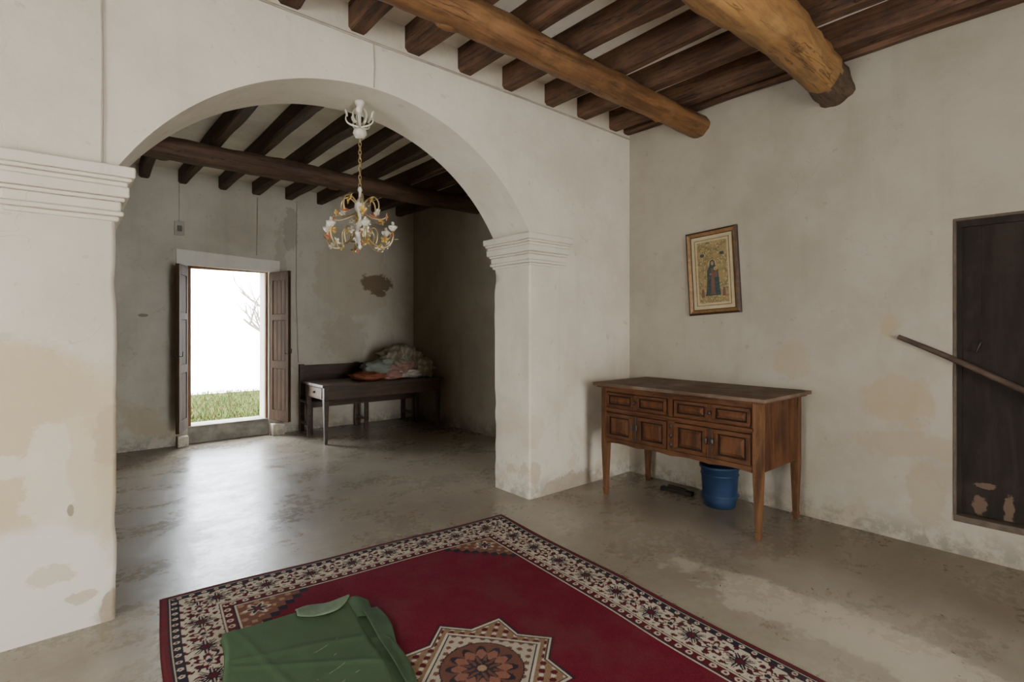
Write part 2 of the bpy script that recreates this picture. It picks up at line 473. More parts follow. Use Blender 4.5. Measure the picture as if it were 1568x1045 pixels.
mb.box(XR-0.012, XR+0.1, NY0, NY1+0.01, NZ0-0.03, NZ0+0.012)
mb.box(XR-0.006, XR+0.03, NY1-0.004, NY1+0.012, NZ0, NZ1+0.01)
mb.box(XR-0.006, XR+0.03, NY0, NY1+0.012, NZ1-0.002, NZ1+0.016)
mb.obj('trim_5', [plain('niche_sill_wood', (0.11, 0.083, 0.058), 0.85, var=0.4)], bevel=0.005)

m_pole = wood('pole_wood', (0.085, 0.055, 0.038), (0.045, 0.030, 0.022), 'y', 3, 0.8, spec=0.15)
mb = MB()
p0 = Vector((4.472, 1.05, 1.435)); p1 = Vector((4.36, -1.80, 0.03))
pts = [p0.lerp(p1, i/20) + Vector((0, 0, 0.006*math.sin(i*0.9))) for i in range(21)]
mb.tube(pts, [0.016+0.004*math.sin(i*0.4) for i in range(21)], 8, 0, jit=0.15)
mb.obj('leaning_wooden_pole', [m_pole])

# ------------------------------------------------------------------ joists
m_joist = wood('joist_wood', (0.120, 0.056, 0.029), (0.040, 0.020, 0.012), 'y', 3, 0.7, third=(0.17, 0.090, 0.048), crack=0.9, bstr=0.8)
def joist(mb, x, y0, y1, z0, z1, w, seed):
    n = 24; vs = []; fs = []
    for i in range(n+1):
        y = y0+(y1-y0)*i/n
        dx = 0.035*noise.noise(Vector((x*3, y*0.7, seed)))
        dw = 1+0.28*noise.noise(Vector((x*5+9, y*0.9, seed)))
        dz = 0.018*noise.noise(Vector((x*2, y*1.1, seed+5)))+0.006*noise.noise(Vector((x*2, y*5, seed+9)))
        if i in (0, n): dz = 0
        hw = w/2*dw
        ch = 0.020+0.014*noise.noise(Vector((x, y*2, seed+2)))
        vs += [(x+dx-hw, y, z1), (x+dx-hw, y, z0+ch+dz), (x+dx-hw+ch, y, z0+dz), (x+dx+hw-ch, y, z0+dz), (x+dx+hw, y, z0+ch+dz), (x+dx+hw, y, z1)]
    for i in range(n):
        for k in range(6):
            k2 = (k+1) % 6
            fs.append((i*6+k, i*6+k2, (i+1)*6+k2, (i+1)*6+k))
    fs.append(tuple(range(6))); fs.append(tuple(n*6+k for k in range(6))[::-1])
    mb.add(vs, fs)
xj = [4.21-0.451*k for k in range(16)]
mb = MB()
for i, x in enumerate(xj): joist(mb, x, YN, YA, 3.49, CZ, 0.13, i*1.7)
joist(mb, 4.44, YN, YA, 3.50, CZ, 0.10, 77)
mb.obj('ceiling_joists', [m_joist])
mb = MB()
m_joist2 = wood('joist_wood_far', (0.100, 0.057, 0.036), (0.048, 0.029, 0.02), 'y', 3, 0.7, crack=0.8, bstr=0.6)
for i in range(17):
    x = 4.235-0.436*i
    if x > XL: joist(mb, x, YB, YF, 3.335, CZB, 0.11, i*2.3+30)
mb.obj('ceiling_joists.001', [m_joist2])

# ------------------------------------------------------------------ log beams
m_log1 = wood('log_wood_brown', (0.195, 0.088, 0.029), (0.078, 0.034, 0.013), 'x', 3, 0.5, 10, 0.9, third=(0.25, 0.13, 0.045), crack=0.8, spec=0.35)
m_log2 = wood('log_wood_golden', (0.29, 0.148, 0.046), (0.140, 0.065, 0.022), 'x', 3, 0.5, 10, 0.9, third=(0.36, 0.21, 0.078), crack=0.6, spec=0.35)
m_logend = wood('log_end_dark', (0.115, 0.070, 0.040), (0.055, 0.035, 0.023), 'x', 3, 0.8, 8, 0.6, crack=0.8)
m_log3 = wood('log_wood_dark', (0.125, 0.068, 0.040), (0.055, 0.033, 0.022), 'x', 3, 0.65, crack=0.8, bstr=0.6)
def log(name, y, z, r0, r1, mat, seed, jit=0.22, wav=0.03, endcap=0.0, x0=XL):
    b_ = MB(); n = 130; pts = []; rad = []
    for i in range(n+1):
        x = XR+0.0 - (XR-x0)*i/n
        pts.append((x, y+wav*noise.noise(Vector((x*0.8, seed, 0))), z+wav*0.6*noise.noise(Vector((x*0.9, seed, 7)))))
        kn = sum(0.05*math.exp(-((x-c0)/0.09)**2) for c0 in (3.3, 2.15, 0.9, -0.4))
        rad.append((r0+(r1-r0)*i/n)*(1+kn))
    b_.tube(pts, rad, 28, 0, jit=jit, seed=seed)
    if endcap:
        k = max(2, int(endcap/(XR-x0)*n))
        for i in range((k+1)*28):
            ring_i = i//28
            f = min(1.0, max(0.0, (k-ring_i)/3.0))
            p = Vector(b_.v[i]); c0 = Vector(pts[ring_i]); d = p-c0
            a = math.atan2(d.z, d.y)+0.2
            sq = 1.0/max(abs(math.cos(a)), abs(math.sin(a)))**0.55*0.93
            q = c0+Vector((0, d.y, d.z))*(1+(sq-1)*f)
            b_.v[i] = (p.x, q.y, q.z)
        cap0 = len(pts)*28
        for i in range(28):
            b_.v[cap0+i] = b_.v[i]
        for i in range(len(b_.f)):
            if i < (k-1+(1 if i % 5 else 0))*28: b_.m[i] = 1
    for q in range(5):
        x = XR-0.7-q*1.1+0.3*math.sin(q*5+seed)
        a = -math.pi/2+0.8*math.sin(q*3+seed)
        b_.sphere((x, y+r0*0.84*math.cos(a), z+r0*0.84*math.sin(a)), (0.075, 0.038, 0.028), 0, 10, 6, wr=0.3, seed=q)
    return b_.obj(name, [mat, m_logend])
log('log_beam', 2.59, 3.372, 0.105, 0.122, m_log1, 3.0)
log('log_beam.001', 1.43, 3.345, 0.142, 0.150, m_log2, 11.0, jit=0.28, wav=0.06, endcap=0.30)
log('log_beam.002', -0.2, 3.35, 0.13, 0.14, m_log2, 19.0)
log('log_beam.003', 6.0, 3.222, 0.108, 0.105, m_log3, 25.0, wav=0.02)

m_cable = plain('painted_cable', (0.40, 0.34, 0.26), 0.6)
def cable(pts, r):
    b_ = MB(); b_.tube(pts, r, 6); b_.obj('electric_cable', [m_cable])
cable([(0.152, YA-0.006, 2.33), (0.154, YA-0.006, 2.8), (0.150, YA-0.006, 3.15), (0.153, YA-0.006, 3.455)], 0.005)
cable([(XL+0.02, YA-0.010, 3.462), (0, YA-0.010, 3.467), (1.6, YA-0.010, 3.46), (3, YA-0.010, 3.468), (XR-0.01, YA-0.010, 3.46)], 0.008)
cable([(1.63, YA-0.006, 3.455), (1.637, YA-0.006, 3.3), (1.632, YA-0.006, 3.155)], 0.0045)
cable([(2.05, YF-0.008, 3.3), (2.04, YF-0.008, 2.5)], 0.006)
cable([(2.58, YF-0.008, 3.33), (2.57, YF-0.008, 2.0), (2.6, YF-0.008, 1.0)], 0.006)

m_sw = plain('switch_plastic', (0.42, 0.38, 0.31), 0.5)
m_swd = plain('switch_dark', (0.12, 0.10, 0.08), 0.5)
mb = MB()
mb.box(1.07, 1.18, YF-0.035, YF, 2.67, 2.85, 0)
mb.box(1.10, 1.15, YF-0.045, YF-0.034, 2.72, 2.79, 1)
mb.tube([(1.125, YF-0.01, 2.85), (1.125, YF-0.01, 3.33)], 0.007, 6, 0)
mb.obj('switch_box', [m_sw, m_swd], bevel=0.005)

# ------------------------------------------------------------------ rug
W, L = 2.28, 3.06
nx, ny = 507, 681
X, Y = np.meshgrid(np.linspace(-W/2, W/2, nx), np.linspace(-L/2, L/2, ny))
ex = W/2-np.abs(X); ey = L/2-np.abs(Y)
e = np.minimum(ex, ey)
al = np.where(ex < ey, Y, X)
RED = np.array([0.112, 0.011, 0.020]); CREAM = np.array([0.42, 0.36, 0.275]); NAVY = np.array([0.024, 0.019, 0.027])
BRN = np.array([0.14, 0.060, 0.040]); DRED = np.array([0.080, 0.013, 0.017]); TAN = np.array([0.20, 0.125, 0.073])
C = np.zeros((ny, nx, 3)); C[:] = RED
def put(mask, col): C[mask] = col
def flower(u, w, r, k, d=0.3, ph=0.0):
    rr = np.hypot(u, w); th = np.arctan2(w, u)
    return rr < r*((1-d)+d*np.cos(k*th+ph)), rr
cx = ex-0.34; cy = ey-0.34
stp = np.floor((cx)/0.045)*0.045+np.floor((cy)/0.045)*0.045
spm = (cx > 0) & (cy > 0)
put(spm & (stp < 0.35), CREAM)
put(spm & (stp < 0.32), NAVY)
put(spm & (stp < 0.31), BRN)
put(spm & (stp < 0.27) & (np.sin(cx*80)*np.sin(cy*80) > 0.35), TAN*1.3)
q, rr = flower(cx-0.09, cy-0.09, 0.07, 6); put(spm & (stp < 0.38) & q, CREAM)
q, rr = flower(cx-0.09, cy-0.09, 0.05, 6); put(spm & q, NAVY)
q, rr = flower(cx-0.09, cy-0.09, 0.02, 6); put(spm & q, RED)
bd = e <= 0.34
put(bd, CREAM)
v_ = e-0.175
p = 0.25
s_ = (al % p)-p/2
s2 = ((al+p/2) % p)-p/2
main = (e > 0.090) & (e < 0.262)
put(main & (np.sin(al*75+np.sin(e*60))*np.sin(e*85) > 0.45), DRED)
put(main & (np.sin(al*110+1+np.sin(e*90))*np.sin(e*120+1) > 0.72), NAVY)
put(main & (np.abs(v_-0.045*np.sin(2*np.pi*al/p)) < 0.005), NAVY)
q, rr = flower(s_, v_, 0.080, 8, 0.28); put(main & q, CREAM)
q, rr = flower(s_, v_, 0.070, 8, 0.3); put(main & q, NAVY)
put(main & q & (np.abs(np.sin(4*np.arctan2(v_, s_))) < 0.20) & (rr > 0.025), CREAM)
q, rr = flower(s_, v_, 0.022, 4, 0.2); put(main & q, DRED)
q, rr = flower(s2, v_, 0.062, 5, 0.3); put(main & q, DRED)
q, rr = flower(s2, v_, 0.040, 5, 0.3); put(main & q, CREAM)
q, rr = flower(s2, v_, 0.016, 5, 0.1); put(main & q, NAVY)
for off, w_ in ((0.066, 0.026), (0.298, 0.032)):
    band = np.abs(e-off) < w_*0.72
    put(band, DRED if off > 0.2 else NAVY)
    t = (al % 0.06)-0.03
    put(band & (np.hypot(t, e-off) < w_*0.5), CREAM)
    put(band & (np.hypot(t, e-off) < w_*0.22), RED)
put((e > 0.324) & (e < 0.331), NAVY)
put((e > 0.084) & (e < 0.089), NAVY); put((e > 0.264) & (e < 0.269), NAVY)
put(e < 0.042, NAVY); put(e < 0.032, DRED*1.3)
ax_, ay_ = np.abs(X), np.abs(Y)
def star(r): return (np.maximum(ax_, ay_) < r*0.707) | (ax_+ay_ < r)
put(star(0.415), DRED)
put(star(0.405), NAVY); put(star(0.395), CREAM); put(star(0.38), NAVY); put(star(0.372), TAN)
q = star(0.365) & (np.sin(X*85)*np.sin(Y*85) > 0.35); put(q, DRED)
q = star(0.365) & (np.sin(X*85+1.5)*np.sin(Y*85+1.5) > 0.6); put(q, CREAM)
put(ax_+ay_ < 0.325, CREAM); put(ax_+ay_ < 0.31, NAVY); put(ax_+ay_ < 0.30, CREAM*0.85)
put((ax_+ay_ < 0.30) & (np.sin(X*95)*np.sin(Y*95) > 0.4), BRN)
rr = np.hypot(X, Y); th = np.arctan2(Y, X)
put(rr < 0.188, NAVY); put(rr < 0.182, BRN*0.85)
put((rr < 0.165) & (np.abs((rr-0.10)) < 0.06*np.abs(np.cos(6*th))), NAVY)
put((rr < 0.15) & (np.abs((rr-0.10)) < 0.035*np.abs(np.cos(6*th))), BRN*1.5)
put(rr < 0.055*(0.75+0.25*np.cos(8*th)), NAVY); put(rr < 0.022, TAN*1.5)
rng = np.random.default_rng(3)
C *= (0.84+0.32*rng.random((ny, nx, 1)))
ang = math.radians(-5.2)
Z = 0.010+0*X
for i in range(6):
    k = 2+i*1.3
    Z += 0.0012*np.sin(X*k+i)*np.cos(Y*k*1.3+i*2)
Z[(e < 0.012)] = 0.003
Xw = X+0.006*np.sin(Y*5)*(np.abs(X)/W*2); Yw = Y+0.006*np.sin(X*6)*(np.abs(Y)/L*2)
cxr, cyr = 1.395, 1.835
co = np.stack([cxr+Xw*math.cos(ang)-Yw*math.sin(ang), cyr+Xw*math.sin(ang)+Yw*math.cos(ang), Z], -1).reshape(-1, 3)
idx = np.arange(nx*ny).reshape(ny, nx)
faces = np.stack([idx[:-1, :-1], idx[:-1, 1:], idx[1:, 1:], idx[1:, :-1]], -1).reshape(-1, 4)
def grid_mesh(name, co, faces, cols, mat):
    me = D.meshes.new(name)
    nf = len(faces)
    me.vertices.add(len(co)); me.vertices.foreach_set('co', co.ravel().astype(np.float32))
    me.loops.add(nf*4); me.loops.foreach_set('vertex_index', faces.ravel().astype(np.int32))
    me.polygons.add(nf); me.polygons.foreach_set('loop_start', np.arange(0, nf*4, 4, dtype=np.int32))
    me.polygons.foreach_set('use_smooth', np.ones(nf, dtype=bool))
    me.update(calc_edges=True)
    ca = me.color_attributes.new('pattern', 'FLOAT_COLOR', 'POINT')
    rgba = np.ones((len(co), 4), dtype=np.float32); rgba[:, :3] = cols.reshape(-1, 3)
    ca.data.foreach_set('color', rgba.ravel())
    me.materials.append(mat)
    me.validate()
    o = D.objects.new(name, me); COL.objects.link(o)
    return o
def cloth_mat(name, rough=0.95, bscale=400, dust=0.18):
    m, nt, b = new_mat(name)
    at = N(nt, 'ShaderNodeAttribute', attribute_name='pattern')
    nz = noise_n(nt, objvec(nt), 3.0, 5, 0.6)
    c = mix(nt, math_n(nt, 'MULTIPLY', maprange(nt, nz, 0.4, 0.7), dust), at.outputs['Color'], (0.10, 0.075, 0.058))
    nt.links.new(c, b.inputs['Base Color']); setin(b, 'Roughness', rough)
    setin(b, 'Specular IOR Level', 0.05)
    bump(nt, b, noise_n(nt, objvec(nt), bscale, 2, 0.5), 0.4, 0.003)
    return m
rug = grid_mesh('persian_rug', co, faces, C, cloth_mat('rug_wool'))

# ------------------------------------------------------------------ green blanket (folded flat)
Wb, Lb = 0.68, 1.50
nx, ny = 180, 360
X, Y = np.meshgrid(np.linspace(-Wb/2, Wb/2, nx), np.linspace(-Lb/2, Lb/2, ny))
ex = Wb/2-np.abs(X); ey = Lb/2-np.abs(Y); e = np.minimum(ex, ey)
rp = lambda t: np.clip(t, 0, 1)
edge = np.sqrt(1-(1-rp(e/0.025))**2)
flat = [(float(a), float(b_)) for a, b_ in zip(X.ravel(), Y.ravel())]
wr = np.array([noise.noise(Vector((a*2.0+b_*0.8, b_*1.4, 1.0))) for a, b_ in flat]).reshape(X.shape)
fine = np.array([noise.noise(Vector((a*14+b_*5, b_*8-a*4, 3.0))) for a, b_ in flat]).reshape(X.shape)
crease = np.zeros_like(X)
for (nx_, ny_, c0, amp, wd) in ((0.25, 0.97, 0.38, 0.005, 0.022), (-0.35, 0.94, 0.10, 0.005, 0.025), (0.95, 0.3, -0.05, 0.004, 0.018), (0.5, 0.87, 0.22, 0.004, 0.016)):
    crease += amp*np.exp(-((nx_*X+ny_*Y-c0+0.012*wr*4)/wd)**2)
Z = 0.013+edge*(0.038+0.006*wr+crease+0.0012*fine)
step = 1/(1+np.exp(-((X+0.012*np.sin(Y*5))-0.25)/0.004))
Z = Z-0.018*step*edge
Z = np.where(e < 0.004, 0.013, Z)
Xw = X*(1+0.02*np.sin(Y*6+1))+0.006*np.sin(Y*13)*(np.abs(X)/Wb*2)+np.where(X > 0, 0.03*np.sin(Y*3.1+0.5)*(X/Wb*2), 0)
Yw = Y+0.010*np.sin(X*9+1)*(np.abs(Y)/Lb*2)
G = np.array([0.060, 0.096, 0.050]); C = np.zeros((ny, nx, 3)); C[:] = G
C *= (1.0+0.22*(wr[..., None])+0.10*fine[..., None])
for k in range(7):
    yc = 0.38-0.095*k
    dd = np.abs((Y-yc)-0.45*(X-0.1)+0.004*np.sin(X*40))
    mk = (dd < 0.0025) & (X > 0.01+0.03*math.sin(k*2)) & (X < 0.12+0.03*math.sin(k*5)) & (np.sin(X*50+k*2) > -0.5)
    C[mk] = np.array([0.15, 0.20, 0.125])
ang = math.radians(-9); cxr, cyr = 0.785, 2.02
co = np.stack([cxr+Xw*math.cos(ang)-Yw*math.sin(ang), cyr+Xw*math.sin(ang)+Yw*math.cos(ang), Z], -1).reshape(-1, 3)
idx = np.arange(nx*ny).reshape(ny, nx)
faces = np.stack([idx[:-1, :-1], idx[:-1, 1:], idx[1:, 1:], idx[1:, :-1]], -1).reshape(-1, 4)
m_green = cloth_mat('green_blanket_cloth', 0.9, 250, 0.06)
bl = grid_mesh('green_blanket', co, faces, C, m_green)
fb = MB()
m_pale = plain('blanket_underside', (0.14, 0.18, 0.115), 0.9, var=0.35)
Mf = Matrix.Translation((cxr, cyr, 0)) @ Matrix.Rotation(ang, 4, 'Z')
def sheet(fn, nu, nv, mat):
    vs = [fn(i/nu, j/nv) for j in range(nv+1) for i in range(nu+1)]
    fs = [(j*(nu+1)+i, j*(nu+1)+i+1, (j+1)*(nu+1)+i+1, (j+1)*(nu+1)+i) for j in range(nv) for i in range(nu)]
    fb.add(vs, fs, mat, True, Mf)
def flap(u, v):
    x = 0.0+0.27*u
    y = 0.745-0.12*v*math.sin(math.pi*min(1, 0.12+u*0.9))**0.7 + 0.008*math.sin(u*7)
    z = 0.052+0.012*math.sin(math.pi*(v*0.75+0.12))+0.003*math.sin(u*9+v*3)
    return (x, y, z)
sheet(flap, 26, 10, 1)
def tuck(u, v):
    x = 0.30+(0.06+0.03*math.sin(v*5+1)+0.012*math.sin(v*13))*u
    y = 0.60-1.15*v+0.03*u
    z = 0.024*(1-u)**1.3+0.018+0.004*math.sin(v*19+u*3)*(1-u*0.7)
    return (x, y, z)
sheet(tuck, 12, 70, 0)
def corner(u, v):
    x = 0.24+0.12*u-0.01*v
    y = 0.745-0.18*v-0.03*u
    z = 0.022+0.032*math.sin(math.pi*(0.15+0.85*u))*(1-0.5*v)+0.002*math.sin(v*12)
    return (x, y, z)
sheet(corner, 12, 18, 0)
m_green2 = plain('green_blanket_fold', (0.060, 0.096, 0.050), 0.9, var=0.25)
fo = fb.obj('folded_edge', [m_green2, m_pale])
sm = fo.modifiers.new('solid', 'SOLIDIFY'); sm.thickness = 0.005
fo.parent = bl

# ------------------------------------------------------------------ sideboard
m_sb = wood('sideboard_wood', (0.105, 0.038, 0.013), (0.040, 0.015, 0.007), 'z', 3, 0.6, 9, 0.25, third=(0.135, 0.060, 0.025), spec=0.18)
m_sbh = wood('sideboard_wood_rails', (0.112, 0.042, 0.015), (0.044, 0.017, 0.008), 'y', 3, 0.6, 9, 0.25, third=(0.14, 0.065, 0.028), spec=0.18)
m_sbt = wood('sideboard_top_wood', (0.14, 0.088, 0.057), (0.080, 0.049, 0.031), 'y', 3, 0.7, 9, 0.2, third=(0.24, 0.195, 0.145), spec=0.2)
m_sbd = plain('sideboard_recess', (0.018, 0.008, 0.005), 0.75)
m_leg = wood('sideboard_leg_wood', (0.155, 0.070, 0.028), (0.060, 0.027, 0.012), 'z', 3, 0.65, 9, 0.25, spec=0.18)
S = MB()
x0, x1, y0, y1 = 3.70, 4.40, 1.66, 3.09
zb, zt = 0.465, 0.965
pw = 0.062
S.box(x0+0.012, x1-0.012, y0+0.012, y1-0.012, zb+0.03, zt, 0)
for px in (x0, x1-pw):
    for py in (y0, y1-pw):
        S.box(px, px+pw, py, py+pw, zb-0.02, zt, 4)
        cx_, cy_ = px+pw/2, py+pw/2
        a, b2 = pw/2, pw/2*0.62
        S.hexa([(cx_-b2, cy_-b2, 0.06), (cx_+b2, cy_-b2, 0.06), (cx_+b2, cy_+b2, 0.06), (cx_-b2, cy_+b2, 0.06)],
               [(cx_-a, cy_-a, zb-0.02), (cx_+a, cy_-a, zb-0.02), (cx_+a, cy_+a, zb-0.02), (cx_-a, cy_+a, zb-0.02)], 4)
        S.hexa([(cx_-b2*0.8, cy_-b2*0.8, 0), (cx_+b2*0.8, cy_-b2*0.8, 0), (cx_+b2*0.8, cy_+b2*0.8, 0), (cx_-b2*0.8, cy_+b2*0.8, 0)],
               [(cx_-b2*1.25, cy_-b2*1.25, 0.06), (cx_+b2*1.25, cy_-b2*1.25, 0.06), (cx_+b2*1.25, cy_+b2*1.25, 0.06), (cx_-b2*1.25, cy_+b2*1.25, 0.06)], 4)
S.box(x0-0.03, x1+0.03, y0-0.03, y1+0.03, zt, zt+0.016, 1)
S.box(x0-0.055, x1+0.055, y0-0.055, y1+0.055, zt+0.016, zt+0.042, 2)
fx = x0-0.004
yc = (y0+y1)/2
S.box(fx, x0+0.03, y0+pw, y1-pw, zt-0.035, zt, 1)
S.box(fx-0.012, x0+0.03, y0+pw-0.01, y1-pw+0.01, 0.765, 0.787, 1)
S.box(fx-0.006, x0+0.03, y0+pw, y1-pw, 0.753, 0.765, 1)
S.box(fx, x0+0.03, yc-0.032, yc+0.032, zb+0.02, 0.765, 0)
S.box(fx, x0+0.03, yc-0.020, yc+0.020, 0.787, zt-0.03, 0)
nseg = 60; ya, yb = y0+pw, y1-pw
vs = []; fs = []
for i in range(nseg+1):
    t = i/nseg; y = ya+(yb-ya)*t
    z = zb+0.008+0.012*abs(math.sin(t*math.pi*4))
    vs += [(fx-0.004, y, z), (fx-0.004, y, zb+0.055), (x0+0.03, y, z), (x0+0.03, y, zb+0.055)]
for i in range(nseg):
    a = i*4; c_ = a+4
    fs += [(a, a+1, c_+1, c_), (a+2, c_+2, c_+3, a+3), (a, c_, c_+2, a+2), (a+1, a+3, c_+3, c_+1)]
S.add(vs, fs, 1)
def rpanel(ya, yb, za, zb_, fr=0.022):
    S.box(fx-0.002, x0+0.02, ya, yb, za, zb_, 3)
    S.box(fx-0.014, x0, ya, yb, za, za+fr, 1); S.box(fx-0.014, x0, ya, yb, zb_-fr, zb_, 1)
    S.box(fx-0.014, x0, ya, ya+fr, za+fr, zb_-fr, 0); S.box(fx-0.014, x0, yb-fr, yb, za+fr, zb_-fr, 0)
    a0, a1, c0, c1 = ya+fr+0.010, yb-fr-0.010, za+fr+0.010, zb_-fr-0.010
    k = 0.022
    S.hexa([(fx-0.003, a1, c0), (fx-0.003, a0, c0), (fx-0.003, a0, c1), (fx-0.003, a1, c1)],
           [(fx-0.016, a1-k, c0+k), (fx-0.016, a0+k, c0+k), (fx-0.016, a0+k, c1-k), (fx-0.016, a1-k, c1-k)], 0)
for (ga, gb) in ((y0+pw+0.01, yc-0.038), (yc+0.038, y1-pw-0.01)):
    gm = (ga+gb)/2
    rpanel(ga, gm-0.02, 0.80, 0.925); rpanel(gm+0.02, gb, 0.80, 0.925)
    S.box(fx-0.008, x0+0.01, gm-0.02, gm+0.02, 0.80, 0.925, 0)
    S.sphere((fx-0.022, gm, 0.862), (0.014, 0.016, 0.016), 5, 10, 6)
    rpanel(ga, gm-0.03, 0.525, 0.745, 0.03); rpanel(gm+0.03, gb, 0.525, 0.745, 0.03)
    S.box(fx-0.008, x0+0.01, gm-0.03, gm+0.03, 0.525, 0.745, 0)
    S.box(fx-0.014, x0+0.0, gm-0.008, gm+0.008, 0.525, 0.745, 5)
    S.sphere((fx-0.024, gm+0.025, 0.65), (0.012, 0.012, 0.03), 5, 10, 6)
    S.sphere((fx-0.024, gm-0.025, 0.65), (0.012, 0.012, 0.03), 5, 10, 6)
for z in (0.56, 0.635, 0.71):
    S.hexa([(fx-0.001, yc-0.02, z), (fx-0.001, yc, z-0.03), (fx-0.001, yc+0.02, z), (fx-0.001, yc, z+0.03)],
           [(fx-0.010, yc-0.005, z), (fx-0.010, yc, z-0.008), (fx-0.010, yc+0.005, z), (fx-0.010, yc, z+0.008)], 5)
for ys, yo in ((y0, 1), (y1, -1)):
    ya_, yb_ = (ys+0.004, ys+0.03) if yo > 0 else (ys-0.03, ys-0.004)
    for k in range(4):
        xa = x0+pw+(x1-x0-2*pw)*k/4; xb = x0+pw+(x1-x0-2*pw)*(k+1)/4
        S.box(xa+0.002, xb-0.002, ya_, yb_, zb+0.01, zt-0.002, 0)
m_knob = plain('dark_knob', (0.026, 0.015, 0.010), 0.45)
S.obj('sideboard', [m_sb, m_sbh, m_sbt, m_sbd, m_leg, m_knob], bevel=0.003)

m_blue = plain('blue_plastic', (0.010, 0.030, 0.075), 0.6, var=0.25)
mb = MB()
mb.lathe((4.22, 2.24, 0), [(0.0, 0.004), (0.120, 0.0), (0.135, 0.06), (0.150, 0.32), (0.163, 0.325), (0.163, 0.345), (0.145, 0.345), (0.130, 0.06), (0.0, 0.02)], 0, 32)
for z in (0.10, 0.27):
    mb.lathe((4.22, 2.24, 0), [(0.135, z-0.008), (0.154, z), (0.135, z+0.008)], 0, 32)
mb.obj('plastic_bin', [m_blue])
mb = MB()
mb.box(-0.15, 0.15, -0.03, 0.03, 0, 0.035, 0, Matrix.Translation((4.24, 2.66, 0)) @ Matrix.Rotation(1.7, 4, 'Z'))
mb.box(-0.09, 0.09, -0.018, 0.018, 0.035, 0.055, 0, Matrix.Translation((4.24, 2.66, 0)) @ Matrix.Rotation(1.5, 4, 'Z'))
mb.obj('dark_timber_offcut', [m_dark], bevel=0.006)

# ------------------------------------------------------------------ framed picture
m_fd = wood('frame_dark_wood', (0.070, 0.033, 0.016), (0.033, 0.017, 0.010), 'x', 3, 0.45)
m_fg = plain('frame_gilt', (0.28, 0.155, 0.06), 0.4, 0.4, var=0.35, nscale=30)
m_mat = plain('picture_mount', (0.42, 0.34, 0.20), 0.8, var=0.15)
m_pic, nt, b = new_mat('icon_print')
v = objvec(nt)
c = mix(nt, maprange(nt, noise_n(nt, v, 28, 5, 0.7), 0.4, 0.62), (0.24, 0.165, 0.058), (0.13, 0.095, 0.038))
c = mix(nt, maprange(nt, noise_n(nt, v, 60, 3, 0.6), 0.56, 0.62), c, (0.33, 0.26, 0.12))
nt.links.new(c, b.inputs['Base Color']); setin(b, 'Roughness', 0.5)
m_pr = [plain('icon_robe_bluegreen', (0.030, 0.048, 0.046), 0.5, var=0.5, nscale=40), plain('icon_tunic_red', (0.13, 0.055, 0.035), 0.5, nscale=40),
        plain('icon_face', (0.25, 0.15, 0.085), 0.5), plain('icon_halo_gold', (0.36, 0.26, 0.09), 0.4)]
P = MB()
def ring(wo, ho, wi, hi, yo, yi, yb, mat):
    o = [(-wo, -ho), (wo, -ho), (wo, ho), (-wo, ho)]; i_ = [(-wi, -hi), (wi, -hi), (wi, hi), (-wi, hi)]
    vs = [(x, yo, z) for x, z in o]+[(x, yi, z) for x, z in i_]+[(x, yb, z) for x, z in o]+[(x, yb, z) for x, z in i_]
    fs = []
    for k in range(4):
        k2 = (k+1) % 4
        fs += [(k, k2, 4+k2, 4+k), (8+k, 8+k2, k2, k), (4+k, 4+k2, 12+k2, 12+k), (12+k, 12+k2, 8+k2, 8+k)]
    P.add(vs, fs, mat)
w, h = 0.248, 0.385
ring(w, h, w-0.018, h-0.018, -0.020, -0.034, 0, 0)
ring(w-0.018, h-0.018, w-0.044, h-0.044, -0.030, -0.016, 0, 1)
ring(w-0.044, h-0.044, w-0.050, h-0.050, -0.020, -0.016, 0, 0)
P.box(-w+0.048, w-0.048, -0.010, 0, -h+0.048, h-0.048, 2)
ring(w-0.080, h-0.080, w-0.087, h-0.087, -0.014, -0.014, -0.009, 1)
P.box(-w+0.105, w-0.105, -0.0125, -0.005, -h+0.105, h-0.105, 3)
def poly(pts, y, mat):
    P.add([(x, y, z) for x, z in pts], [tuple(range(len(pts)))], mat)
def disc(cx, cz, rx, rz, y, mat, n=20):
    poly([(cx+rx*math.cos(2*math.pi*i/n), cz+rz*math.sin(2*math.pi*i/n)) for i in range(n)], y, mat)
# printed figure: haloed, robed, standing figure holding a child
disc(0.0, 0.075, 0.040, 0.040, -0.0128, 7)
poly([(-0.075, -0.215), (0.072, -0.215), (0.062, -0.13), (0.058, -0.05), (0.050, 0.02), (0.030, 0.055), (0.022, 0.10), (0.0, 0.113), (-0.022, 0.10), (-0.030, 0.055), (-0.052, 0.015), (-0.055, -0.06), (-0.060, -0.13)], -0.0131, 4)
poly([(-0.022, -0.205), (0.020, -0.205), (0.016, -0.08), (0.010, 0.03), (-0.012, 0.03), (-0.018, -0.08)], -0.0134, 5)
disc(0.0, 0.078, 0.014, 0.019, -0.0134, 6)
disc(0.030, 0.028, 0.018, 0.018, -0.0133, 7); disc(0.030, 0.026, 0.010, 0.012, -0.0136, 6)
poly([(0.014, -0.05), (0.046, -0.05), (0.042, 0.012), (0.018, 0.012)], -0.0136, 5)
disc(-0.02, -0.02, 0.010, 0.008, -0.0137, 6)
for sx in (-1, 1):
    poly([(sx*0.118, -0.225), (sx*0.085, -0.225), (sx*0.092, -0.15), (sx*0.110, -0.15)], -0.0131, 5)
    disc(sx*0.101, -0.138, 0.010, 0.012, -0.0134, 6)
    disc(sx*0.095, 0.16, 0.022, 0.016, -0.0131, 4); disc(sx*0.095, 0.182, 0.009, 0.010, -0.0134, 6)
po = P.obj('framed_icon_picture', [m_fd, m_fg, m_mat, m_pic]+m_pr)
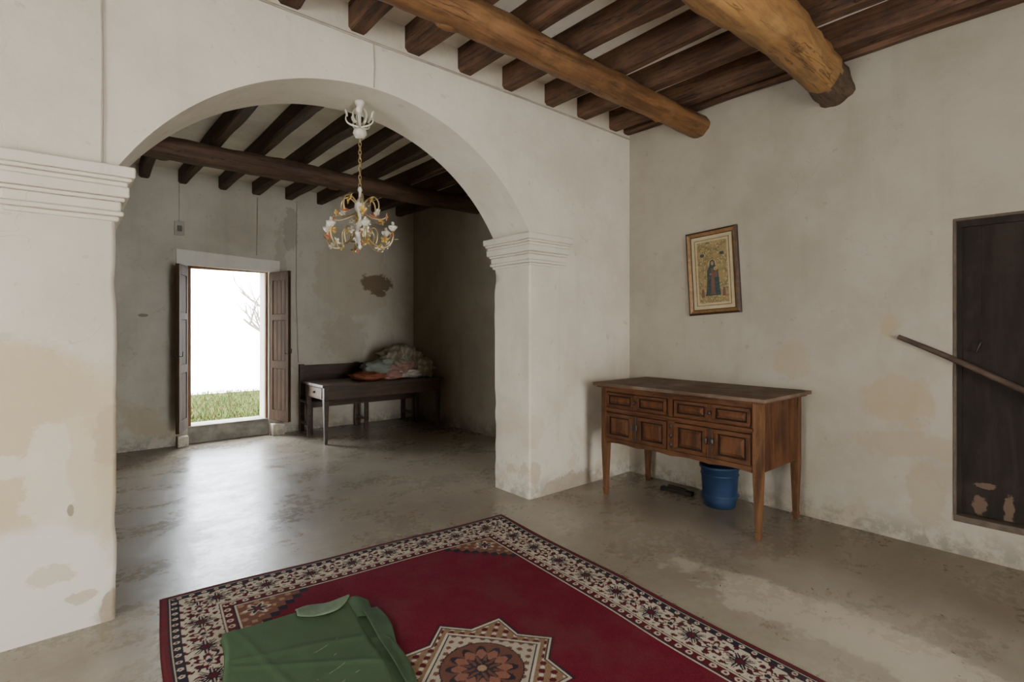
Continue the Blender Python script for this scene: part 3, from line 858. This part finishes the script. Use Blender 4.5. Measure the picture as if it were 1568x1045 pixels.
po.matrix_world = Matrix.Translation((XR-0.004, 2.448, 2.006)) @ Matrix.Rotation(math.radians(-90), 4, 'Z') @ Matrix.Rotation(math.radians(-3.2), 4, 'Y')

# ------------------------------------------------------------------ far table, backboard bench, cloth pile
m_tab = wood('far_table_wood', (0.085, 0.048, 0.030), (0.042, 0.025, 0.017), 'x', 3, 0.4, spec=0.5)
m_tabd = wood('drawer_front_wood', (0.28, 0.175, 0.105), (0.17, 0.105, 0.065), 'y', 3, 0.5)
T_ = MB()
tx0, tx1, ty0, ty1, tz = 2.53, 4.28, 6.64, 7.32, 0.765
T_.box(tx0-0.03, tx1+0.03, ty0-0.03, ty1+0.03, tz-0.035, tz, 0)
T_.box(tx0+0.02, tx1-0.02, ty0+0.015, ty0+0.04, tz-0.20, tz-0.035, 0)
T_.box(tx0+0.02, tx1-0.02, ty1-0.04, ty1-0.015, tz-0.20, tz-0.035, 0)
T_.box(tx1-0.04, tx1-0.015, ty0+0.02, ty1-0.02, tz-0.20, tz-0.035, 0)
T_.box(tx0+0.012, tx0+0.035, ty0+0.06, ty1-0.06, tz-0.20, tz-0.035, 1)
T_.box(tx0+0.002, tx0+0.014, ty0+0.10, ty1-0.10, tz-0.185, tz-0.05, 1)
T_.sphere((tx0-0.008, (ty0+ty1)/2, tz-0.115), 0.016, 2, 8, 6)
for px in (tx0, tx1-0.065):
    for py in (ty0, ty1-0.065):
        T_.box(px, px+0.065, py, py+0.065, tz-0.21, tz-0.035, 0)
        cx_, cy_ = px+0.0325, py+0.0325; a, b2 = 0.0325, 0.019
        T_.hexa([(cx_-b2, cy_-b2, 0), (cx_+b2, cy_-b2, 0), (cx_+b2, cy_+b2, 0), (cx_-b2, cy_+b2, 0)],
                [(cx_-a, cy_-a, tz-0.21), (cx_+a, cy_-a, tz-0.21), (cx_+a, cy_+a, tz-0.21), (cx_-a, cy_+a, tz-0.21)], 0)
T_.obj('wooden_table', [m_tab, m_tabd, m_iron], bevel=0.004)
B_ = MB()
bx0, bx1 = 2.60, 4.30
B_.box(bx0, bx1, 7.76, 7.79, 0.40, 0.955, 0)
for px in (bx0, 3.43, bx1-0.06):
    B_.box(px, px+0.06, 7.735, 7.79, 0, 0.97, 0)
    B_.box(px, px+0.055, 7.38, 7.435, 0, 0.44, 0)
    B_.box(px+0.01, px+0.045, 7.43, 7.74, 0.12, 0.16, 0)
B_.box(bx0-0.01, bx1+0.01, 7.37, 7.76, 0.44, 0.47, 0)
B_.box(bx0, bx1, 7.385, 7.41, 0.38, 0.44, 0)
B_.obj('wooden_bench', [m_tab], bevel=0.004)

m_c = [plain('cloth_red', (0.30, 0.095, 0.055), 0.9), plain('cloth_greygreen', (0.23, 0.25, 0.21), 0.9), plain('cloth_white', (0.55, 0.51, 0.45), 0.9),
       plain('cloth_pink', (0.40, 0.22, 0.18), 0.9)]
m_st, nt, b = new_mat('cloth_striped')
wv = N(nt, 'ShaderNodeTexWave'); setin(wv, 'Scale', 4.0); setin(wv, 'Distortion', 2.0); setin(wv, 'Detail', 1)
nt.links.new(objvec(nt, (1, 1, 2)), wv.inputs['Vector'])
c = mix(nt, maprange(nt, wv.outputs['Fac'], 0.6, 0.8), (0.22, 0.18, 0.13), (0.32, 0.27, 0.195))
nt.links.new(c, b.inputs['Base Color']); setin(b, 'Roughness', 0.95)
m_c.append(m_st)
Cp = MB()
def pillow(c, r, rz, ry, mat, seed, wr=0.25):
    R = (Matrix.Rotation(rz, 3, 'Z') @ Matrix.Rotation(ry, 3, 'Y'))
    c = Vector(c); nu, nv = 56, 28; vs = []
    for j in range(nv+1):
        ph = math.pi*j/nv
        for i in range(nu):
            th = 2*math.pi*i/nu
            ct, st = math.cos(th), math.sin(th)
            sq = 1.0/max(abs(ct), abs(st))**0.6
            d = Vector((math.sin(ph)**0.7*ct*sq, math.sin(ph)**0.7*st*sq, math.cos(ph)))
            q = d*2.2+Vector((seed*3.1, seed, 0))
            k = 1+wr*noise.noise(q)+wr*0.8*(0.5-abs(noise.noise(q*2.3)))*1.2+wr*0.3*(0.5-abs(noise.noise(q*5)))
            p = R @ Vector((d.x*r[0]*k, d.y*r[1]*k, d.z*r[2]*k))
            q2 = c+p
            q2.z = max(q2.z, tz+0.002)
            vs.append(q2)
    fs = []
    for j in range(nv):
        for i in range(nu):
            i2 = (i+1) % nu
            fs.append((j*nu+i, (j+1)*nu+i, (j+1)*nu+i2, j*nu+i2))
    Cp.add(vs, fs, mat, True)
pillow((3.30, 6.97, 0.82), (0.22, 0.20, 0.055), 0.2, 0.0, 0, 1)
pillow((3.42, 7.00, 0.93), (0.19, 0.18, 0.07), -0.3, 0.1, 1, 2)
pillow((3.62, 6.90, 0.83), (0.16, 0.18, 0.07), 0.4, 0.0, 3, 3)
pillow((3.83, 6.86, 0.84), (0.18, 0.16, 0.06), -0.2, 0.1, 2, 4)
pillow((3.90, 7.05, 1.02), (0.27, 0.20, 0.15), 0.3, 0.35, 4, 5, 0.55)
pillow((3.78, 6.93, 0.95), (0.20, 0.16, 0.07), 0.7, -0.2, 3, 6, 0.4)
pillow((4.10, 6.88, 0.90), (0.11, 0.18, 0.12), -0.3, 0.5, 4, 7, 0.5)
pillow((3.62, 7.06, 1.00), (0.17, 0.15, 0.07), 0.2, -0.3, 1, 8, 0.4)
Cp.obj('pile_of_blankets', m_c)

# ------------------------------------------------------------------ chandelier
m_gold = plain('chandelier_brass', (0.42, 0.31, 0.15), 0.35, 0.7)
m_porc = plain('porcelain_white', (0.56, 0.51, 0.40), 0.3, var=0.15)
m_yel = plain('porcelain_yellow', (0.52, 0.33, 0.07), 0.3)
m_org = plain('porcelain_orange', (0.42, 0.13, 0.045), 0.3)
m_lf = plain('leaf_green', (0.16, 0.17, 0.07), 0.4)
H = MB(); hx, hy = 1.645, 3.63
MH = Matrix.Translation((hx, hy, 0))
rnd = random.Random(4)
def bez(p0, p1, p2, p3, n=14):
    out = []
    for i in range(n+1):
        t = i/n
        out.append(Vector(p0)*(1-t)**3+3*Vector(p1)*t*(1-t)**2+3*Vector(p2)*t*t*(1-t)+Vector(p3)*t**3)
    return out
def blossom(c, r, mat, nrm=None):
    c = Vector(c)
    nrm = Vector(nrm if nrm else (rnd.uniform(-1, 1), rnd.uniform(-1, 1), rnd.uniform(-0.3, 1))).normalized()
    u = nrm.orthogonal().normalized(); w_ = nrm.cross(u)
    for k in range(5):
        a = 2*math.pi*k/5
        d = u*math.cos(a)+w_*math.sin(a)
        R = Matrix((d, nrm.cross(d), nrm)).transposed()
        H.sphere(c+d*r*0.65, (r*0.6, r*0.42, r*0.2), mat, 7, 4, MH, R)
    H.sphere(c+nrm*r*0.2, r*0.28, 2 if mat != 2 else 3, 6, 4, MH)
def leafy(c, d, r):
    d = Vector(d).normalized(); u = d.orthogonal().normalized()
    R = Matrix((d, u, d.cross(u))).transposed()
    H.sphere(Vector(c)+d*r, (r, r*0.45, r*0.12), 4, 7, 4, MH, R)
H.lathe((0, 0, 0), [(0.0, 3.150), (0.035, 3.148), (0.04, 3.13), (0.018, 3.10), (0.012, 3.06)], 1, 16, MH)
H.tube([(0, 0, 3.10), (0, 0, 2.90)], 0.009, 8, 1, MH)
H.lathe((0, 0, 0), [(0.0, 2.875), (0.03, 2.88), (0.050, 2.91), (0.043, 2.935), (0.018, 2.95), (0.0, 2.955)], 1, 16, MH)
for k in range(5):
    a = 2*math.pi*k/5+0.4; ca, sa = math.cos(a), math.sin(a)
    H.tube(bez((0, 0, 2.96), (0.06*ca, 0.06*sa, 2.96), (0.12*ca, 0.12*sa, 2.97), (0.095*ca, 0.095*sa, 3.03)), [0.008-0.0003*i for i in range(15)], 6, 1, MH)
    H.tube(bez((0.03*ca, 0.03*sa, 2.99), (0.05*ca, 0.05*sa, 3.0), (0.06*ca, 0.06*sa, 3.07), (0.03*ca, 0.03*sa, 3.09)), [0.012-0.0006*i for i in range(15)], 6, 1, MH)
    R = Matrix.Rotation(a, 3, 'Z') @ Matrix.Rotation(0.35, 3, 'Y')
    H.sphere((0.097*ca, 0.097*sa, 3.045), (0.008, 0.018, 0.028), 1, 8, 6, MH, R)
zc = 2.88; kk = 0
while zc > 2.52:
    pts = []
    for i in range(13):
        a = 2*math.pi*i/12
        dx = 0.010*math.cos(a); dz = 0.020*math.sin(a)
        pts.append((dx if kk % 2 else 0, 0 if kk % 2 else dx, zc-0.016+dz))
    H.tube(pts, 0.0032, 5, 0, MH, caps=False)
    zc -= 0.030; kk += 1
H.lathe((0, 0, 0), [(0.0, 2.525), (0.010, 2.52), (0.018, 2.50), (0.008, 2.48), (0.012, 2.44), (0.034, 2.41), (0.040, 2.37), (0.020, 2.33), (0.012, 2.30),
                    (0.020, 2.26), (0.044, 2.22), (0.048, 2.18), (0.028, 2.13), (0.012, 2.10), (0.016, 2.085), (0.0, 2.065)], 1, 18, MH)
for k in range(6):
    a = 2*math.pi*k/6+0.25; ca, sa = math.cos(a), math.sin(a)
    P3 = lambda r, z, o=0.0: (r*ca-o*sa, r*sa+o*ca, z)
    arm = bez(P3(0.03, 2.20), P3(0.13, 2.02), P3(0.27, 2.06), P3(0.245, 2.20), 18)
    H.tube(arm, 0.0075, 6, 0, MH)
    H.tube(bez(P3(0.03, 2.40), P3(0.10, 2.50), P3(0.17, 2.42), P3(0.13, 2.33), 14), 0.006, 6, 0, MH)
    H.tube(bez(P3(0.12, 2.11), P3(0.16, 2.20), P3(0.10, 2.26), P3(0.08, 2.20), 12), 0.005, 6, 0, MH)
    H.tube(bez(P3(0.03, 2.33), P3(0.08, 2.30), P3(0.16, 2.26), P3(0.20, 2.30), 12), 0.005, 6, 0, MH)
    e_ = P3(0.245, 0)
    H.lathe((e_[0], e_[1], 0), [(0.0, 2.195), (0.014, 2.20), (0.030, 2.222), (0.034, 2.235), (0.016, 2.225), (0.011, 2.235), (0.010, 2.262), (0.0, 2.266)], 1, 12, MH)
    blossom(P3(0.235, 2.175), 0.028, [2, 1, 3][k % 3])
    blossom(P3(0.205, 2.10, 0.01), 0.026, [1, 2, 1][k % 3])
    blossom(P3(0.13, 2.335), 0.028, [3, 2, 1][k % 3])
    blossom(P3(0.09, 2.43), 0.026, [2, 1, 2][k % 3])
    blossom(P3(0.08, 2.20), 0.024, [1, 3, 2][k % 3])
    blossom(P3(0.20, 2.30), 0.024, [2, 2, 3][k % 3])
    blossom(P3(0.05, 2.27, 0.03), 0.022, [2, 1, 1][k % 3])
    blossom(P3(0.15, 2.09, -0.01), 0.022, [2, 1, 3][(k+1) % 3])
    for i in (3, 6, 9, 12, 15):
        pp = arm[i]; leafy(pp, (rnd.uniform(-1, 1), rnd.uniform(-1, 1), rnd.uniform(-0.2, 1)), 0.024)
H.obj('flower_chandelier', [m_gold, m_porc, m_yel, m_org, m_lf])

# ------------------------------------------------------------------ dry leaves on floor
mb = MB()
for i in range(95):
    if i < 45: x, y = rnd.uniform(2.3, 4.4), rnd.uniform(5.0, 6.5)
    elif i < 65: x, y = rnd.uniform(0.6, 2.4), rnd.uniform(6.8, 7.6)
    else: x, y = rnd.uniform(2.75, 4.4), rnd.uniform(0.2, 1.55)
    s = rnd.uniform(0.008, 0.018); M = Matrix.Translation((x, y, 0.004)) @ Matrix.Rotation(rnd.uniform(0, 6), 4, 'Z')
    mb.add([(-s, 0, 0), (0, -s*0.4, 0.003), (s, 0, 0.006), (0, s*0.4, 0.002)], [(0, 1, 2, 3)], 0, False, M)
mb.obj('dry_leaf_litter', [plain('dry_leaf', (0.09, 0.06, 0.035), 0.9)])

# ------------------------------------------------------------------ exterior
m_grassg, nt, b = new_mat('grass_ground')
v = objvec(nt)
c = mix(nt, maprange(nt, noise_n(nt, v, 6, 6, 0.7), 0.4, 0.65), (0.040, 0.058, 0.014), (0.070, 0.060, 0.025))
nt.links.new(c, b.inputs['Base Color']); setin(b, 'Roughness', 1.0); setin(b, 'Specular IOR Level', 0.0)
m_gr = plain('pale_gravel', (0.86, 0.84, 0.80), 0.95, var=0.06)
mb = MB(); mb.box(-14, 20, YFO+0.05, 12.8, -0.1, 0.08, 0)
mb.box(-60, 80, 12.8, 140, -0.1, 0.075, 1); mb.obj('ground', [m_grassg, m_gr])
G_ = MB()
for i in range(6500):
    x = rnd.uniform(0.9, 4.6); y = rnd.uniform(YFO+0.1, 13.0)
    h_ = rnd.uniform(0.04, 0.10); a = rnd.uniform(0, 6.28); w_ = 0.007
    lx, ly = rnd.uniform(-0.03, 0.03), rnd.uniform(-0.03, 0.03)
    G_.add([(x-w_*math.cos(a), y-w_*math.sin(a), 0.081), (x+w_*math.cos(a), y+w_*math.sin(a), 0.081), (x+lx, y+ly, 0.08+h_)], [(0, 1, 2)], i % 2)
G_.obj('grass_blades', [plain('grass_green', (0.035, 0.068, 0.010), 0.9), plain('grass_dry', (0.09, 0.075, 0.026), 0.9)])
TR = MB()
def branch(p, d, L_, r, depth):
    pts = [p]; n = 6; dd = d.copy()
    for i in range(n):
        dd = (dd+Vector((rnd.uniform(-.18, .18), rnd.uniform(-.18, .18), rnd.uniform(-.05, .2)))).normalized()
        pts.append(pts[-1]+dd*L_/n)
    TR.tube(pts, [r*(1-0.6*i/n) for i in range(n+1)], 6)
    if depth > 0:
        for k in range(4):
            i = rnd.randint(2, n)
            nd = (dd+Vector((rnd.uniform(-.9, .9), rnd.uniform(-.9, .9), rnd.uniform(-.2, .7)))).normalized()
            branch(pts[i], nd, L_*0.62, r*0.5, depth-1)
base = Vector((4.30, 13.9, 0.08))
TR.tube([base, base+Vector((0.02, 0, 0.6)), base+Vector((-0.05, 0, 1.2)), base+Vector((0, 0, 2.0))], [0.12, 0.10, 0.085, 0.06], 10)
branch(base+Vector((-0.05, 0, 1.0)), Vector((-0.85, 0, 0.55)), 1.1, 0.060, 2)
branch(base+Vector((-0.05, 0, 1.3)), Vector((-0.6, 0, 0.8)), 1.0, 0.035, 2)
branch(base+Vector((0, 0, 1.9)), Vector((0.5, 0.2, 1)), 1.5, 0.05, 2)
TR.obj('bare_tree', [plain('tree_bark', (0.22, 0.17, 0.13), 0.9)])

# ------------------------------------------------------------------ world & lights
w = D.worlds.new('sky_world'); scene.world = w; w.use_nodes = True
bg = w.node_tree.nodes['Background']
bg.inputs[0].default_value = (0.87, 0.935, 1.0, 1); bg.inputs[1].default_value = 25.0

def area(name, loc, rot, sx, sy, power, col, portal=False):
    l = D.lights.new(name, 'AREA'); l.shape = 'RECTANGLE'; l.size = sx; l.size_y = sy
    l.energy = power; l.color = col
    o = D.objects.new(name, l); COL.objects.link(o)
    o.location = loc; o.rotation_euler = rot
    if portal: l.cycles.is_portal = True
    return o
R90 = math.pi/2
area('door_portal', ((DX0+DX1)/2, YFO+0.02, 1.25), (-R90, 0, 0), 0.98, 2.1, 1, (1, 1, 1), True)
area('fill_light_near', ((BX0+BX1)/2, YN-0.1, 1.2), (R90, 0, 0), 1.35, 2.3, 60, (1.0, 0.875, 0.70))  # area lamp added for fill, in an unseen opening made for it
area('fill_light_left', (XL-0.1, (WY0+WY1)/2, 1.6), (R90, 0, -R90), 1.55, 1.55, 30, (1.0, 0.90, 0.76))  # second added fill lamp, its unseen opening placed to shape the falloff
sun = D.lights.new('sun', 'SUN'); sun.energy = 6.0; sun.angle = 0.01; sun.color = (1, 0.97, 0.90)
so = D.objects.new('sun', sun); COL.objects.link(so)
dv = Vector((-0.8, 0.1, -0.9)); so.rotation_euler = dv.to_track_quat('-Z', 'Y').to_euler()

# ------------------------------------------------------------------ camera
cam = D.cameras.new('camera'); cam.sensor_width = 36; cam.lens = 36*822/1600
cam.shift_y = -21/1600; cam.clip_start = 0.05; cam.clip_end = 300
co_ = D.objects.new('camera', cam); COL.objects.link(co_)
co_.location = (0, 0, 1.5); co_.rotation_euler = (R90, 0, math.radians(-40.5))
scene.camera = co_
